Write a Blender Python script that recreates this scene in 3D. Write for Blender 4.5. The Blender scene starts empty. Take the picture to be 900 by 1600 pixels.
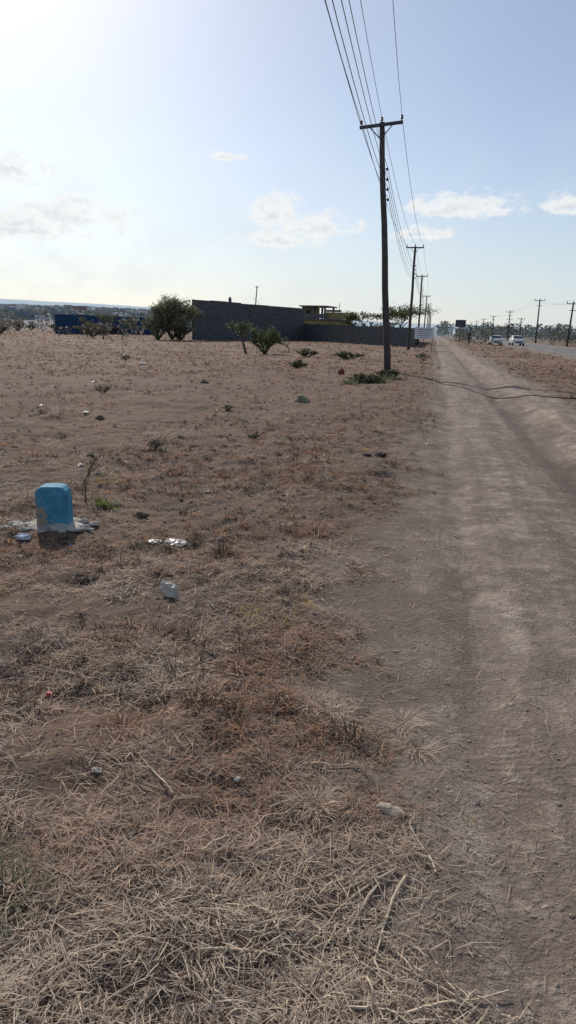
import bpy, math, random
import numpy as np
from mathutils import Vector, Matrix, Quaternion
random.seed(7); RNG=np.random.default_rng(11)
sc=bpy.context.scene
R=math.radians
# ---------------------------------------------------------------- noise
def _hash(ix,iy,seed):
    h=(ix.astype(np.int64)*374761393+iy.astype(np.int64)*668265263+seed*1442695041)&0xffffffff
    h=((h^(h>>13))*1274126177)&0xffffffff
    h=(h^(h>>16))&0xffffffff
    return h/4294967295.0
def vn(x,y,seed=0):
    ix=np.floor(x);iy=np.floor(y);fx=x-ix;fy=y-iy
    fx=fx*fx*(3-2*fx);fy=fy*fy*(3-2*fy)
    a=_hash(ix,iy,seed);b=_hash(ix+1,iy,seed);c=_hash(ix,iy+1,seed);d=_hash(ix+1,iy+1,seed)
    return (a*(1-fx)+b*fx)*(1-fy)+(c*(1-fx)+d*fx)*fy
def fbm(x,y,scale,oct=3,seed=0):
    s=0;a=1;t=0;x=x/scale;y=y/scale
    for o in range(oct):
        s=s+a*vn(x+o*17.3,y-o*9.1,seed+o);t+=a;a*=.5;x=x*2.03;y=y*2.03
    return s/t
def ss(a,b,x):
    t=np.clip((x-a)/(b-a),0,1);return t*t*(3-2*t)
# ---------------------------------------------------------------- terrain
def edgeL(y):
    base=np.interp(y,[0,1.5,2.4,3.2,4.5,7,10.6,16,24,60,200],[.25,.05,-.40,-.58,-.72,-.5,-.3,-.2,-.1,0,0])
    return base+.34*(fbm(y,y*0+3.3,.9,3,5)-.5)
def trackmask(x,y):
    w=(fbm(x,y,.35,3,21)-.5)*1.15
    l=ss(-.38,.45,x-edgeL(y)+w)
    r=1-ss(2.8,3.5,x+w*1.6)
    return l*r
def shoulder(x,y):
    w=(fbm(x,y,1.2,3,25)-.5)*1.6
    return ss(9.2,10.2,x+w)*(1-ss(19.5,21,x+w))
def H(x,y):
    x=np.asarray(x,float);y=np.asarray(y,float)
    tm=trackmask(x,y)
    d=np.hypot(x,y)
    near=1/(1+(d/60)**2)
    f=(fbm(x,y,2.2,2,1)-.5)*.12+(fbm(x,y,.55,2,2)-.5)*.11+(fbm(x,y,.14,3,3)-.5)*.06*near
    t=(fbm(x,y,1.6,2,4)-.5)*.05+(fbm(x,y,.22,3,6)-.5)*.018*near
    h=f*(1-tm)+t*tm-.05*ss(-.5,.6,x-edgeL(y))*(1-ss(1.7,2.3,x))
    for rx,dp,w in((.35,.032,.15),(1.72,.05,.18)):
        c=rx+.16*(vn(y/4.0,y*0+rx,9)-.5)
        h=h-dp*np.exp(-((x-c)/w)**2)
    h=h+.026*np.exp(-((x-.95)/.3)**2)
    h=h+.15*ss(1.9,2.6,x)*(.5+1.0*fbm(x,y,1.5,3,31))*(1-.6*ss(6,9,x))
    rb=ss(8.8,10.2,x)*(1-ss(19.5,21,x))
    h=h*(1-rb)+.10*rb
    left=ss(.12,.40,-x/np.maximum(d,1))
    h=h+left*np.maximum(d-330,0)*.0215*ss(330,800,d)
    h=h+(fbm(x,y,60,2,41)-.5)*.5*ss(50,200,d)*(1-ss(8,10,x)*(1-ss(20,24,x)))
    return h
# ---------------------------------------------------------------- materials
def newmat(name):
    m=bpy.data.materials.new(name);m.use_nodes=True
    nt=m.node_tree;nt.nodes.clear()
    return m,nt
class NB:
    def __init__(s,nt): s.nt=nt
    def n(s,t,**k):
        nd=s.nt.nodes.new(t)
        ins=k.pop('ins',{})
        for a,b in k.items(): setattr(nd,a,b)
        for a,b in ins.items():
            if isinstance(b,bpy.types.NodeSocket): s.nt.links.new(b,nd.inputs[a])
            else: nd.inputs[a].default_value=b
        return nd
    def math(s,op,a,b=0.0,c=None,clamp=False):
        nd=s.nt.nodes.new('ShaderNodeMath');nd.operation=op;nd.use_clamp=clamp
        for i,v in enumerate((a,b) if c is None else (a,b,c)):
            if isinstance(v,bpy.types.NodeSocket): s.nt.links.new(v,nd.inputs[i])
            else: nd.inputs[i].default_value=v
        return nd.outputs[0]
    def noise(s,vec,scale,detail=4,rough=.55):
        nd=s.n('ShaderNodeTexNoise',ins={'Scale':scale,'Detail':detail,'Roughness':rough})
        if vec is not None: s.nt.links.new(vec,nd.inputs['Vector'])
        return nd.outputs['Fac']
    def ramp(s,fac,stops):
        nd=s.nt.nodes.new('ShaderNodeValToRGB');s.nt.links.new(fac,nd.inputs[0])
        e=nd.color_ramp.elements
        while len(e)<len(stops): e.new(.5)
        for el,(p,c) in zip(e,stops):
            el.position=p;el.color=(c[0],c[1],c[2],1) if hasattr(c,'__len__') else (c,c,c,1)
        return nd.outputs['Color']
    def mix(s,fac,a,b,blend='MIX'):
        nd=s.nt.nodes.new('ShaderNodeMix');nd.data_type='RGBA';nd.blend_type=blend
        for k,v in ((0,fac),(6,a),(7,b)):
            if isinstance(v,bpy.types.NodeSocket): s.nt.links.new(v,nd.inputs[k])
            elif k==0: nd.inputs[0].default_value=v
            else: nd.inputs[k].default_value=(v[0],v[1],v[2],1)
        return nd.outputs[2]
def simple(name,c1,c2,scale=8,rough=.85,bump=.3,bscale=30,spec=.2,trans=0,metal=0,coord='Object'):
    m,nt=newmat(name);b=NB(nt)
    tc=b.n('ShaderNodeTexCoord').outputs[coord]
    f=b.noise(tc,scale,5,.6)
    col=b.ramp(f,[(.3,c1),(.7,c2)])
    bs=b.n('ShaderNodeBsdfPrincipled',ins={'Roughness':rough,'Specular IOR Level':spec,'Metallic':metal})
    nt.links.new(col,bs.inputs['Base Color'])
    if bump>0:
        bp=b.n('ShaderNodeBump',ins={'Strength':bump,'Distance':.02})
        nt.links.new(b.noise(tc,bscale,4,.6),bp.inputs['Height']);nt.links.new(bp.outputs[0],bs.inputs['Normal'])
    o=b.n('ShaderNodeOutputMaterial')
    if trans>0:
        tr=b.n('ShaderNodeBsdfTranslucent');nt.links.new(col,tr.inputs[0])
        mx=b.n('ShaderNodeMixShader',ins={0:trans});nt.links.new(bs.outputs[0],mx.inputs[1]);nt.links.new(tr.outputs[0],mx.inputs[2])
        nt.links.new(mx.outputs[0],o.inputs[0])
    else: nt.links.new(bs.outputs[0],o.inputs[0])
    return m
def attrmat(name,attr='Col',rough=.8,trans=.35,spec=.15):
    m,nt=newmat(name);b=NB(nt)
    a=b.n('ShaderNodeAttribute',attribute_name=attr).outputs['Color']
    bs=b.n('ShaderNodeBsdfPrincipled',ins={'Roughness':rough,'Specular IOR Level':spec,'Base Color':a})
    o=b.n('ShaderNodeOutputMaterial')
    if trans>0:
        tr=b.n('ShaderNodeBsdfTranslucent',ins={0:a})
        mx=b.n('ShaderNodeMixShader',ins={0:trans,1:bs.outputs[0],2:tr.outputs[0]})
        nt.links.new(mx.outputs[0],o.inputs[0])
    else: nt.links.new(bs.outputs[0],o.inputs[0])
    return m

def ground_material():
    m,nt=newmat('ground');b=NB(nt)
    geo=b.n('ShaderNodeNewGeometry').outputs['Position']
    tm=b.n('ShaderNodeAttribute',attribute_name='track').outputs['Fac']
    dist=b.n('ShaderNodeVectorMath',operation='LENGTH',ins={0:geo}).outputs['Value']
    n1=b.noise(geo,.22,5,.6);n2=b.noise(geo,1.3,6,.65);n3=b.noise(geo,9,6,.7);n4=b.noise(geo,60,4,.7);n5=b.noise(geo,.035,4,.6)
    soil=b.ramp(n3,[(.3,(.09,.069,.058)),(.5,(.16,.12,.097)),(.72,(.265,.198,.153))])
    red=b.ramp(n2,[(.35,(.15,.10,.075)),(.6,(.245,.15,.103)),(.75,(.34,.245,.178))])
    field=b.mix(b.ramp(n1,[(.35,.25),(.65,.75)]),soil,red)
    field=b.mix(b.ramp(n4,[(.35,.5),(.6,0.)]),field,(.06,.045,.037))
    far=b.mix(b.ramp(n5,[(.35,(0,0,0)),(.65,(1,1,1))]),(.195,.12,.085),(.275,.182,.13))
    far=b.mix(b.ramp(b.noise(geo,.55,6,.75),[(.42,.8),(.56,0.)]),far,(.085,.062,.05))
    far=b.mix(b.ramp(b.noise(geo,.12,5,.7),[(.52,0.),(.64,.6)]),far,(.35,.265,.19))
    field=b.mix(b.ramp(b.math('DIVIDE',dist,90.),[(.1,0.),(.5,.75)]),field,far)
    # track dirt
    sv=b.n('ShaderNodeVectorMath',operation='MULTIPLY',ins={0:geo,1:(3.4,.28,1)}).outputs[0]
    st=b.noise(sv,1.2,6,.62)
    dirt=b.ramp(st,[(.34,(.185,.146,.12)),(.5,(.29,.232,.19)),(.66,(.41,.34,.28))])
    dirt=b.mix(b.ramp(n2,[(.40,.65),(.56,0.)]),dirt,(.16,.122,.10))
    dirt=b.mix(b.ramp(b.noise(geo,3.6,6,.7),[(.42,.6),(.55,0.)]),dirt,(.145,.112,.093))
    dirt=b.mix(b.ramp(n4,[(.3,.6),(.55,0.)]),dirt,(.13,.10,.082))
    dirt=b.mix(b.ramp(n3,[(.52,0.),(.70,.65)]),dirt,(.43,.36,.295))
    px=b.n('ShaderNodeSeparateXYZ',ins={0:geo})
    X=px.outputs['X'];Y=px.outputs['Y']
    ed=b.n('ShaderNodeMapRange',interpolation_type='SMOOTHSTEP',ins={0:b.math('ADD',X,b.math('MULTIPLY',b.math('SUBTRACT',n2,.5),1.8)),1:-.35,2:.65,3:.6,4:0.}).outputs[0]
    dirt=b.mix(ed,dirt,(.16,.12,.097))
    gw=b.math('ADD',X,b.math('MULTIPLY',b.math('SUBTRACT',n2,.5),.9))
    g=b.math('SUBTRACT',1.0,b.math('MULTIPLY',b.math('ABSOLUTE',b.math('SUBTRACT',gw,1.75)),2.6),clamp=True)
    yf=b.n('ShaderNodeMapRange',ins={0:Y,1:18.,2:60.,3:.66,4:.12}).outputs[0]
    dirt=b.mix(b.math('MULTIPLY',g,yf),dirt,(.10,.078,.064))  # dark strip beside the berm: moist soil plus shade painted into the colour
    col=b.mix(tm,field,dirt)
    col=b.mix(b.ramp(b.math('DIVIDE',dist,4000.),[(.04,0.),(.15,.5),(.55,.85)]),col,(.27,.33,.38))  # aerial haze painted into the ground colour, growing with distance from the origin
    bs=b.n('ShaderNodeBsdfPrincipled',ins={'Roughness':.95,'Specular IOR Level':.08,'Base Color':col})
    hh=b.math('ADD',b.math('MULTIPLY',n3,.8),b.math('MULTIPLY',n4,.5))
    vo=b.n('ShaderNodeTexVoronoi',ins={'Scale':26.,'Vector':geo}).outputs['Distance']
    hh=b.math('ADD',hh,b.math('MULTIPLY',b.math('SUBTRACT',.35,vo,clamp=True),.6))
    wv=b.n('ShaderNodeTexWave',wave_type='BANDS',bands_direction='Y',ins={'Vector':geo,'Scale':7.,'Distortion':.6,'Detail':2.}).outputs['Fac']
    tb=None
    for cx in(.42,1.28):
        q=b.math('SUBTRACT',1.0,b.math('MULTIPLY',b.math('ABSOLUTE',b.math('SUBTRACT',b.math('ADD',X,b.math('MULTIPLY',b.math('SUBTRACT',b.noise(b.n('ShaderNodeCombineXYZ',ins={1:Y}).outputs[0],.35,2,.5),.5),.5)),cx)),9.0),clamp=True)
        tb=q if tb is None else b.math('ADD',tb,q)
    tb=b.math('MULTIPLY',tb,b.ramp(b.noise(geo,1.0,3,.5),[(.45,0.),(.6,1.)]))
    hh=b.math('ADD',hh,b.math('MULTIPLY',b.math('MULTIPLY',wv,tb),.25))
    bp=b.n('ShaderNodeBump',ins={'Strength':.8,'Distance':.035,'Height':hh})
    nt.links.new(bp.outputs[0],bs.inputs['Normal'])
    o=b.n('ShaderNodeOutputMaterial',ins={0:bs.outputs[0]})
    return m
# ---------------------------------------------------------------- mesh helpers
def link(o):
    sc.collection.objects.link(o);return o
def np_mesh(name,V,loops,starts,mats,col=None,smooth=False,midx=None,attrs=None):
    me=bpy.data.meshes.new(name)
    me.vertices.add(len(V));me.vertices.foreach_set('co',np.ascontiguousarray(V,dtype=np.float32).ravel())
    me.loops.add(len(loops));me.loops.foreach_set('vertex_index',np.asarray(loops,dtype=np.int32))
    me.polygons.add(len(starts));me.polygons.foreach_set('loop_start',np.asarray(starts,dtype=np.int32))
    if midx is not None: me.polygons.foreach_set('material_index',np.asarray(midx,dtype=np.int32))
    me.update(calc_edges=True)
    me.polygons.foreach_set('use_smooth',np.full(len(starts),bool(smooth),dtype=bool))
    if col is not None:
        a=me.color_attributes.new('Col','FLOAT_COLOR','POINT')
        c=np.ones((len(V),4),np.float32);c[:,:3]=col;a.data.foreach_set('color',c.ravel())
    if attrs:
        for k,v in attrs.items():
            a=me.attributes.new(k,'FLOAT','POINT');a.data.foreach_set('value',np.asarray(v,np.float32).ravel())
    for m in mats: me.materials.append(m)
    return link(bpy.data.objects.new(name,me))
class MB:
    def __init__(s): s.v=[];s.f=[];s.m=[]
    def add(s,vs,fs,mi=0):
        o=len(s.v);s.v+= [tuple(q) for q in vs];s.f+=[tuple(i+o for i in f) for f in fs];s.m+=[mi]*len(fs)
    def box(s,c,size,mi=0,rot=None):
        x,y,z=[q/2 for q in size]
        vs=[Vector((a*x,b*y,d*z)) for a in(-1,1) for b in(-1,1) for d in(-1,1)]
        if rot is not None: vs=[rot@v for v in vs]
        c=Vector(c);vs=[v+c for v in vs]
        s.add(vs,[(0,1,3,2),(4,6,7,5),(0,4,5,1),(2,3,7,6),(0,2,6,4),(1,5,7,3)],mi)
    def tube(s,pts,rad,n=6,mi=0,cap=True):
        pts=[Vector(p) for p in pts];N=len(pts)
        if not hasattr(rad,'__len__'): rad=[rad]*N
        ref=Vector((0,0,1));
        vs=[]
        for i,p in enumerate(pts):
            t=(pts[min(i+1,N-1)]-pts[max(i-1,0)]).normalized()
            a=t.cross(ref if abs(t.z)<.9 else Vector((1,0,0))).normalized();b=t.cross(a)
            for k in range(n):
                th=2*math.pi*k/n;vs.append(p+(a*math.cos(th)+b*math.sin(th))*rad[i])
        fs=[]
        for i in range(N-1):
            for k in range(n):
                fs.append((i*n+k,i*n+(k+1)%n,(i+1)*n+(k+1)%n,(i+1)*n+k))
        if cap: fs.append(tuple(range(n))[::-1]);fs.append(tuple((N-1)*n+k for k in range(n)))
        s.add(vs,fs,mi)
    def build(s,name,mats,smooth=False,parent=None,bevel=0):
        me=bpy.data.meshes.new(name);me.from_pydata(s.v,[],s.f);me.update()
        me.polygons.foreach_set('material_index',s.m)
        if smooth: me.polygons.foreach_set('use_smooth',[True]*len(s.f))
        for m in mats: me.materials.append(m)
        o=link(bpy.data.objects.new(name,me))
        if parent: o.parent=parent
        if bevel:
            bm=o.modifiers.new('bevel','BEVEL');bm.width=bevel;bm.segments=2;bm.limit_method='ANGLE'
        return o
def empty(name,loc=(0,0,0),rz=0):
    e=bpy.data.objects.new(name,None);e.location=loc;e.rotation_euler=(0,0,rz);return link(e)
def h1(x,y): return float(H(np.array([x]),np.array([y]))[0])
# ---------------------------------------------------------------- ground sheet
def axis(lo,hi,fine_lo,fine_hi,step,g=1.035):
    a=list(np.arange(fine_lo,fine_hi,step))
    s=step;x=a[-1]
    while x<hi: s*=g;x+=s;a.append(x)
    s=step;x=a[0];pre=[]
    while x>lo: s*=g;x-=s;pre.append(x)
    return np.array(pre[::-1]+a)
xs=axis(-5200,5200,-4.2,3.2,.028,1.032);ys=axis(-60,5600,1.0,8.5,.03,1.022)
XX,YY=np.meshgrid(xs,ys);ZZ=H(XX,YY)
V=np.stack([XX.ravel(),YY.ravel(),ZZ.ravel()],1)
nx,ny=len(xs),len(ys)
i=np.arange(nx-1);j=np.arange(ny-1);I,J=np.meshgrid(i,j);b0=(J*nx+I).ravel()
L=np.stack([b0,b0+1,b0+nx+1,b0+nx],1).ravel()
tmv=np.maximum(trackmask(XX,YY),shoulder(XX,YY)).ravel()
gm=ground_material()
np_mesh('ground',V,L,np.arange(len(b0))*4,[gm],smooth=True,attrs={'track':tmv})
# asphalt road
m_asph=simple('asphalt',(.10,.095,.09),(.16,.15,.14),3,.8,.3,60)
m_paint=simple('road_paint',(.6,.6,.57),(.75,.74,.7),4,.7,0)
rd=MB();yy=[-60+20*k for k in range(90)]
vs=[]
for y in yy: vs+=[(11.2,y,.125),(18.4,y,.125)]
rd.add(vs,[(2*k,2*k+1,2*k+3,2*k+2) for k in range(len(yy)-1)])
for k in range(len(yy)*2): rd.add([(14.75,-60+10*k,.13),(14.87,-60+10*k,.13),(14.87,-56+10*k,.13),(14.75,-56+10*k,.13)],[(0,1,2,3)],1)
for ex in(11.45,18.05): rd.add([(ex,-60,.13),(ex+.1,-60,.13),(ex+.1,1600,.13),(ex,1600,.13)],[(0,1,2,3)],1)
rd.build('road',[m_asph,m_paint])
# ---------------------------------------------------------------- grass
def blades(name,x,y,z,length,width,tilt,head,col,droop,mat):
    n=len(x)
    dx=np.cos(head);dy=np.sin(head);ct=np.cos(tilt);st=np.sin(tilt)
    wx=-dy*width*.5;wy=dx*width*.5
    bx,by,bz=x,y,z
    mx=bx+dx*ct*length*.55;my=by+dy*ct*length*.55;mz=bz+st*length*.55
    t2=tilt-droop
    tx=mx+dx*np.cos(t2)*length*.45;ty=my+dy*np.cos(t2)*length*.45;tz=mz+np.sin(t2)*length*.45
    V=np.empty((n,5,3),np.float32)
    V[:,0]=np.stack([bx-wx,by-wy,bz],1);V[:,1]=np.stack([bx+wx,by+wy,bz],1)
    V[:,2]=np.stack([mx+wx*.8,my+wy*.8,mz],1);V[:,3]=np.stack([mx-wx*.8,my-wy*.8,mz],1)
    V[:,4]=np.stack([tx,ty,tz],1)
    o=(np.arange(n)*5)[:,None]
    L=(o+np.array([[0,1,2,3,3,2,4]])).ravel()
    S=(np.arange(n)*7)[:,None]+np.array([[0,4]])
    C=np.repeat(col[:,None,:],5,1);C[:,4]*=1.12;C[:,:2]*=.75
    return V.reshape(-1,3),L,S.ravel(),C.reshape(-1,3)
def merge(parts,name,mats):
    vo=0;lo=0;Vs=[];Ls=[];Ss=[];Cs=[]
    for V,L,S,C in parts:
        Vs.append(V);Ls.append(L+vo);Ss.append(S+lo);Cs.append(C);vo+=len(V);lo+=len(L)
    return np_mesh(name,np.concatenate(Vs),np.concatenate(Ls),np.concatenate(Ss),mats,col=np.concatenate(Cs),smooth=True)
PALE=np.array([.64,.52,.40]);ORA=np.array([.39,.215,.13]);BRN=np.array([.18,.115,.084]);GRY=np.array([.36,.31,.27]);YEL=np.array([.50,.34,.12])
def pick_colors(x,y,r,kind):
    n=len(x)
    ored=fbm(x,y,1.3,3,61);big=fbm(x,y,6,2,62)
    pal=np.clip(1.25-r/3.8,0,1)*.75+.22
    c=ORA*np.ones((n,1))
    w=np.clip(pal+(fbm(x,y,.6,2,63)-.5)*1.3-(ored-.5)*1.2,0,1)
    if kind=='straw': w=np.clip(w+.2,0,1)
    c=c*(1-w[:,None])+PALE*w[:,None]
    u=RNG.random(n)
    c=np.where((u<.2)[:,None],BRN,c);c=np.where(((u>.2)&(u<.4))[:,None],GRY,c)
    yl=fbm(x,y,.8,2,67)>.76
    c=np.where((yl&(u>.6))[:,None],YEL,c)
    c=c*(.6+.65*RNG.random((n,1)))*(.8+.35*big[:,None])
    return c
def sample(n,rmin,rmax,amin=-52,amax=30):
    a=np.radians(RNG.uniform(amin,amax,n));r=np.exp(RNG.uniform(np.log(rmin),np.log(rmax),n))
    return r*np.sin(a),r*np.cos(a),r
def grassmask(x,y):
    m=1-trackmask(x,y)
    m=m*(1-shoulder(x,y))
    return m
parts=[]
x,y,r=sample(270000,1.1,40)
g=grassmask(x,y)
near=np.clip(1.5-r/2.4,0,1)
dens=np.maximum(ss(.43,.60,fbm(x,y,.45,3,71))*.8+.12,near*.5*(.35+ss(.35,.55,fbm(x,y,.22,2,73))))
edgeb=np.exp(-((x-edgeL(y)+.1)/.45)**2)*.3
keep=RNG.random(len(x))<(g*dens+edgeb*(g>.15)+.01)
x,y,r=x[keep],y[keep],r[keep];n=len(x)
ln=RNG.uniform(.025,.11,n)*(1+r/40);wd=RNG.uniform(.0014,.0032,n)*(1+r/7)
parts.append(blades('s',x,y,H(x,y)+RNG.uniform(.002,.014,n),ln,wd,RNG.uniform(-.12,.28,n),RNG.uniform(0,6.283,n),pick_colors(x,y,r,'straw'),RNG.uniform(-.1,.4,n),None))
def tufts(nt,rmin,rmax,nb,size,amin=-52,amax=30,thr=.45,wide=1.0,cmul=1.0,dark=0):
    x,y,r=sample(nt,rmin,rmax,amin,amax)
    g=grassmask(x,y)*ss(thr-.10,thr+.10,fbm(x,y,.8,3,81))
    k=RNG.random(len(x))<g
    x,y,r=x[k],y[k],r[k]
    sz=RNG.uniform(.5,1.35,len(x))*size*(1+r/60)
    cc=pick_colors(x,y,r,'tuft')*cmul
    if dark: cc=np.where((RNG.random(len(x))<dark)[:,None],np.array([.09,.067,.053]),cc)
    X=np.repeat(x,nb);Y=np.repeat(y,nb);RR=np.repeat(r,nb);S=np.repeat(sz,nb);C=np.repeat(cc,nb,0)
    n=len(X);hd=RNG.uniform(0,6.283,n);off=RNG.random(n)*S*.45
    X2=X+np.cos(hd)*off;Y2=Y+np.sin(hd)*off
    C=C*(.7+.6*RNG.random((n,1)))
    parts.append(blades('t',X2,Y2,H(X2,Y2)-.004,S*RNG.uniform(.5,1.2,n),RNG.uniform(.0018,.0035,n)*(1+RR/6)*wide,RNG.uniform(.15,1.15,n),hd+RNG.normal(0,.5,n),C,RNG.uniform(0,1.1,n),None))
tufts(8000,1.3,12,24,.056,thr=.47,dark=.12)
tufts(450,2.0,14,60,.095,thr=.5,dark=.2)
tufts(14000,7,45,12,.072,thr=.46,dark=.18)
tufts(24000,25,150,6,.10,thr=.44,wide=1.2,dark=.22)
m_grass=attrmat('dry_grass_mat',trans=.38)
merge(parts,'dry_grass',[m_grass])
def tuftobj(name,x,y,size,nb,col,lo=.25,hi=1.4,w=.003,spread=.5,droop=.9):
    n=nb;hd=RNG.uniform(0,6.283,n);off=RNG.random(n)*size*spread
    X=x+np.cos(hd)*off;Y=y+np.sin(hd)*off
    C=np.array(col)*np.ones((n,1))*(.6+.7*RNG.random((n,1)))
    P=blades('t',X,Y,H(X,Y)-.004,size*RNG.uniform(.5,1.2,n),RNG.uniform(.6,1.2,n)*w,RNG.uniform(lo,hi,n),hd+RNG.normal(0,.4,n),C,RNG.uniform(0,droop,n),None)
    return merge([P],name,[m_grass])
for (tx,ty,s,c) in((-.42,2.97,.12,PALE*1.1),(-.34,2.93,.11,PALE*1.1),(-.02,2.95,.10,PALE),(.05,2.75,.08,PALE),(-2.9,3.9,.16,YEL*1.1),(-2.6,3.85,.13,YEL),(-1.1,1.62,.13,(.18,.20,.12)),(-1.22,1.75,.11,(.22,.22,.14)),(-.3,2.25,.09,PALE),(-1.15,2.6,.11,ORA),(-1.3,3.3,.10,PALE*.9),(-2.0,3.0,.13,(.28,.24,.21)),(-1.9,3.2,.11,(.28,.24,.21)),(-.5,1.72,.10,PALE),(-.2,1.5,.10,PALE*1.1)):
    tuftobj('grass_tuft',tx,ty,s,190,c,.05,.8,.003,.8)
x,y,r=sample(26000,1.2,22,-28,20)
tm=trackmask(x,y);k=(tm>.5)&(RNG.random(len(x))<(ss(.50,.66,fbm(x,y,.4,3,91))*.9*np.exp(-np.maximum(x-edgeL(y)-.25,0)/.55)+.045+.28*ss(2.6,1.6,r)*ss(.42,.6,fbm(x,y,.2,2,93))))
x,y,r=x[k],y[k],r[k];n=len(x)
merge([blades('s',x,y,H(x,y)+.004,RNG.uniform(.02,.10,n),RNG.uniform(.0015,.003,n)*(1+r/7),RNG.uniform(-.05,.2,n),RNG.uniform(0,6.283,n),PALE*(.5+.6*RNG.random((n,1))),RNG.uniform(0,.15,n),None)],'loose_straw',[m_grass])
m_stalk=simple('dry_stalk',(.48,.37,.26),(.68,.55,.40),20,.8,.2)
st=MB()
def stalk(x0,y0,ang,ln,r0=.0042,depth=0):
    pts=[];x,y=x0,y0;a=ang
    for k in range(7):
        pts.append((x,y,h1(x,y)+.010+.005*math.sin(k*1.3)+(.006*depth)));a+=random.uniform(-.12,.12)
        x+=math.cos(a)*ln/6;y+=math.sin(a)*ln/6
        if depth<2 and random.random()<.4: stalk(x,y,a+random.choice((-1,1))*random.uniform(.3,.8),ln*random.uniform(.25,.5),r0*.65,depth+1)
    st.tube(pts,[r0*(1-.55*i/6) for i in range(7)],5)
for (a,b,c,d) in((.0,2.0,-2.2,.5),(-.05,1.92,-2.0,.4),(.03,1.98,-1.9,.35),(-.25,1.75,-.6,.3),(-.5,1.55,.3,.35),(-.28,1.62,2.2,.3),(.12,2.02,1.9,.22),(.05,1.5,.4,.3),(.25,1.55,2.6,.25),(-.1,1.48,.2,.3),(-.45,3.62,.1,.2),(-.35,2.5,.4,.18),(-.6,1.9,1.0,.3),(-.9,1.6,.2,.35),(-.3,1.42,2.9,.3),(-.8,2.2,2.5,.3)):
    stalk(a,b,c,d)
st.build('dry_stalks',[m_stalk])
import bmesh
def icos():
    bm=bmesh.new();bmesh.ops.create_icosphere(bm,subdivisions=1,radius=1);v=np.array([q.co[:] for q in bm.verts]);f=np.array([[w.index for w in q.verts] for q in bm.faces]);bm.free();return v,f
iv,ifc=icos()
def pebbles(name,x,y,s,cols,mat,sq=(.4,.8)):
    n=len(x);V=np.repeat(iv[None],n,0)*(.7+.5*RNG.random((n,len(iv),1)))
    V=V*(s[:,None,None]*np.stack([RNG.uniform(.7,1.3,n),RNG.uniform(.7,1.3,n),RNG.uniform(sq[0],sq[1],n)],1)[:,None,:])
    V+=np.stack([x,y,H(x,y)+s*.1],1)[:,None,:]
    F=(ifc[None]+(np.arange(n)*len(iv))[:,None,None]).reshape(-1)
    return np_mesh(name,V.reshape(-1,3),F,np.arange(n*len(ifc))*3,[mat],col=np.repeat(cols,len(iv),0))
m_peb=attrmat('pebble_mat',trans=0,rough=.95)
x,y,r=sample(20000,1.2,30,-52,30);n=len(x)
pebbles('gravel',x,y,np.clip(np.exp(RNG.normal(-6.1,.5,n)),0,.010)*(1+r/14),np.array([.30,.24,.195])*(.5+.8*RNG.random((n,1))),m_peb)
x,y,r=sample(4200,2.0,70,-52,30);kk=(grassmask(x,y)>.5)&(fbm(x,y,1.1,2,95)>.49);x,y,r=x[kk],y[kk],r[kk];n=len(x)
pebbles('soil_clods',x,y,RNG.uniform(.005,.018,n)*(1+r/22),np.array([.17,.127,.102])*(.5+.8*RNG.random((n,1))),m_peb,(.4,.8))
def rock(name,loc,size,mat,seed=0,sub=3,amp=.25):
    bm=bmesh.new();bmesh.ops.create_icosphere(bm,subdivisions=sub,radius=1)
    rr=np.random.default_rng(seed);ph=rr.uniform(0,6,9)
    for v in bm.verts:
        c=v.co;d=1+amp*(math.sin(c.x*2.3+ph[0])*math.cos(c.y*2.9+ph[1])+.5*math.sin(c.z*5+ph[2]+c.x*4)+.3*math.sin(c.y*9+ph[3])*math.cos(c.x*8+ph[4]))
        v.co=Vector((c.x*size[0],c.y*size[1],c.z*size[2]))*d
    me=bpy.data.meshes.new(name);bm.to_mesh(me);bm.free();me.materials.append(mat)
    me.polygons.foreach_set('use_smooth',[True]*len(me.polygons))
    o=link(bpy.data.objects.new(name,me));o.location=loc;return o
m_pale=simple('pale_stone',(.25,.20,.16),(.45,.38,.31),25,.9,.6)
rock('stone',(-.03,2.3,h1(-.03,2.3)-.008),(.055,.038,.028),m_pale,1)
for k,(a,b,s) in enumerate(((-1.15,3.9,.02),(.9,4.6,.014),(1.2,3.4,.012),(.3,6.2,.02),(-3.9,5.6,.03))):
    rock('stone',(a,b,h1(a,b)),(s,s*.8,s*.6),m_pale,k+60)
rock('stone',(-2.77,16.2,.05),(.16,.14,.15),simple('mossy_stone',(.12,.14,.08),(.25,.24,.17),6,.9,.5),2)
m_clod=simple('clod',(.08,.06,.045),(.17,.125,.09),15,.95,.8)
for k,(a,b,s) in enumerate(((-2.36,5.78,.06),(-4.1,8.4,.07),(-1.9,9.5,.05),(-5.6,12,.09),(-6.5,21,.12))):
    rock('soil_clod',(a,b,h1(a,b)+s*.1),(s,s*.8,s*.6),m_clod,k+5,3,.4)
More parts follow.
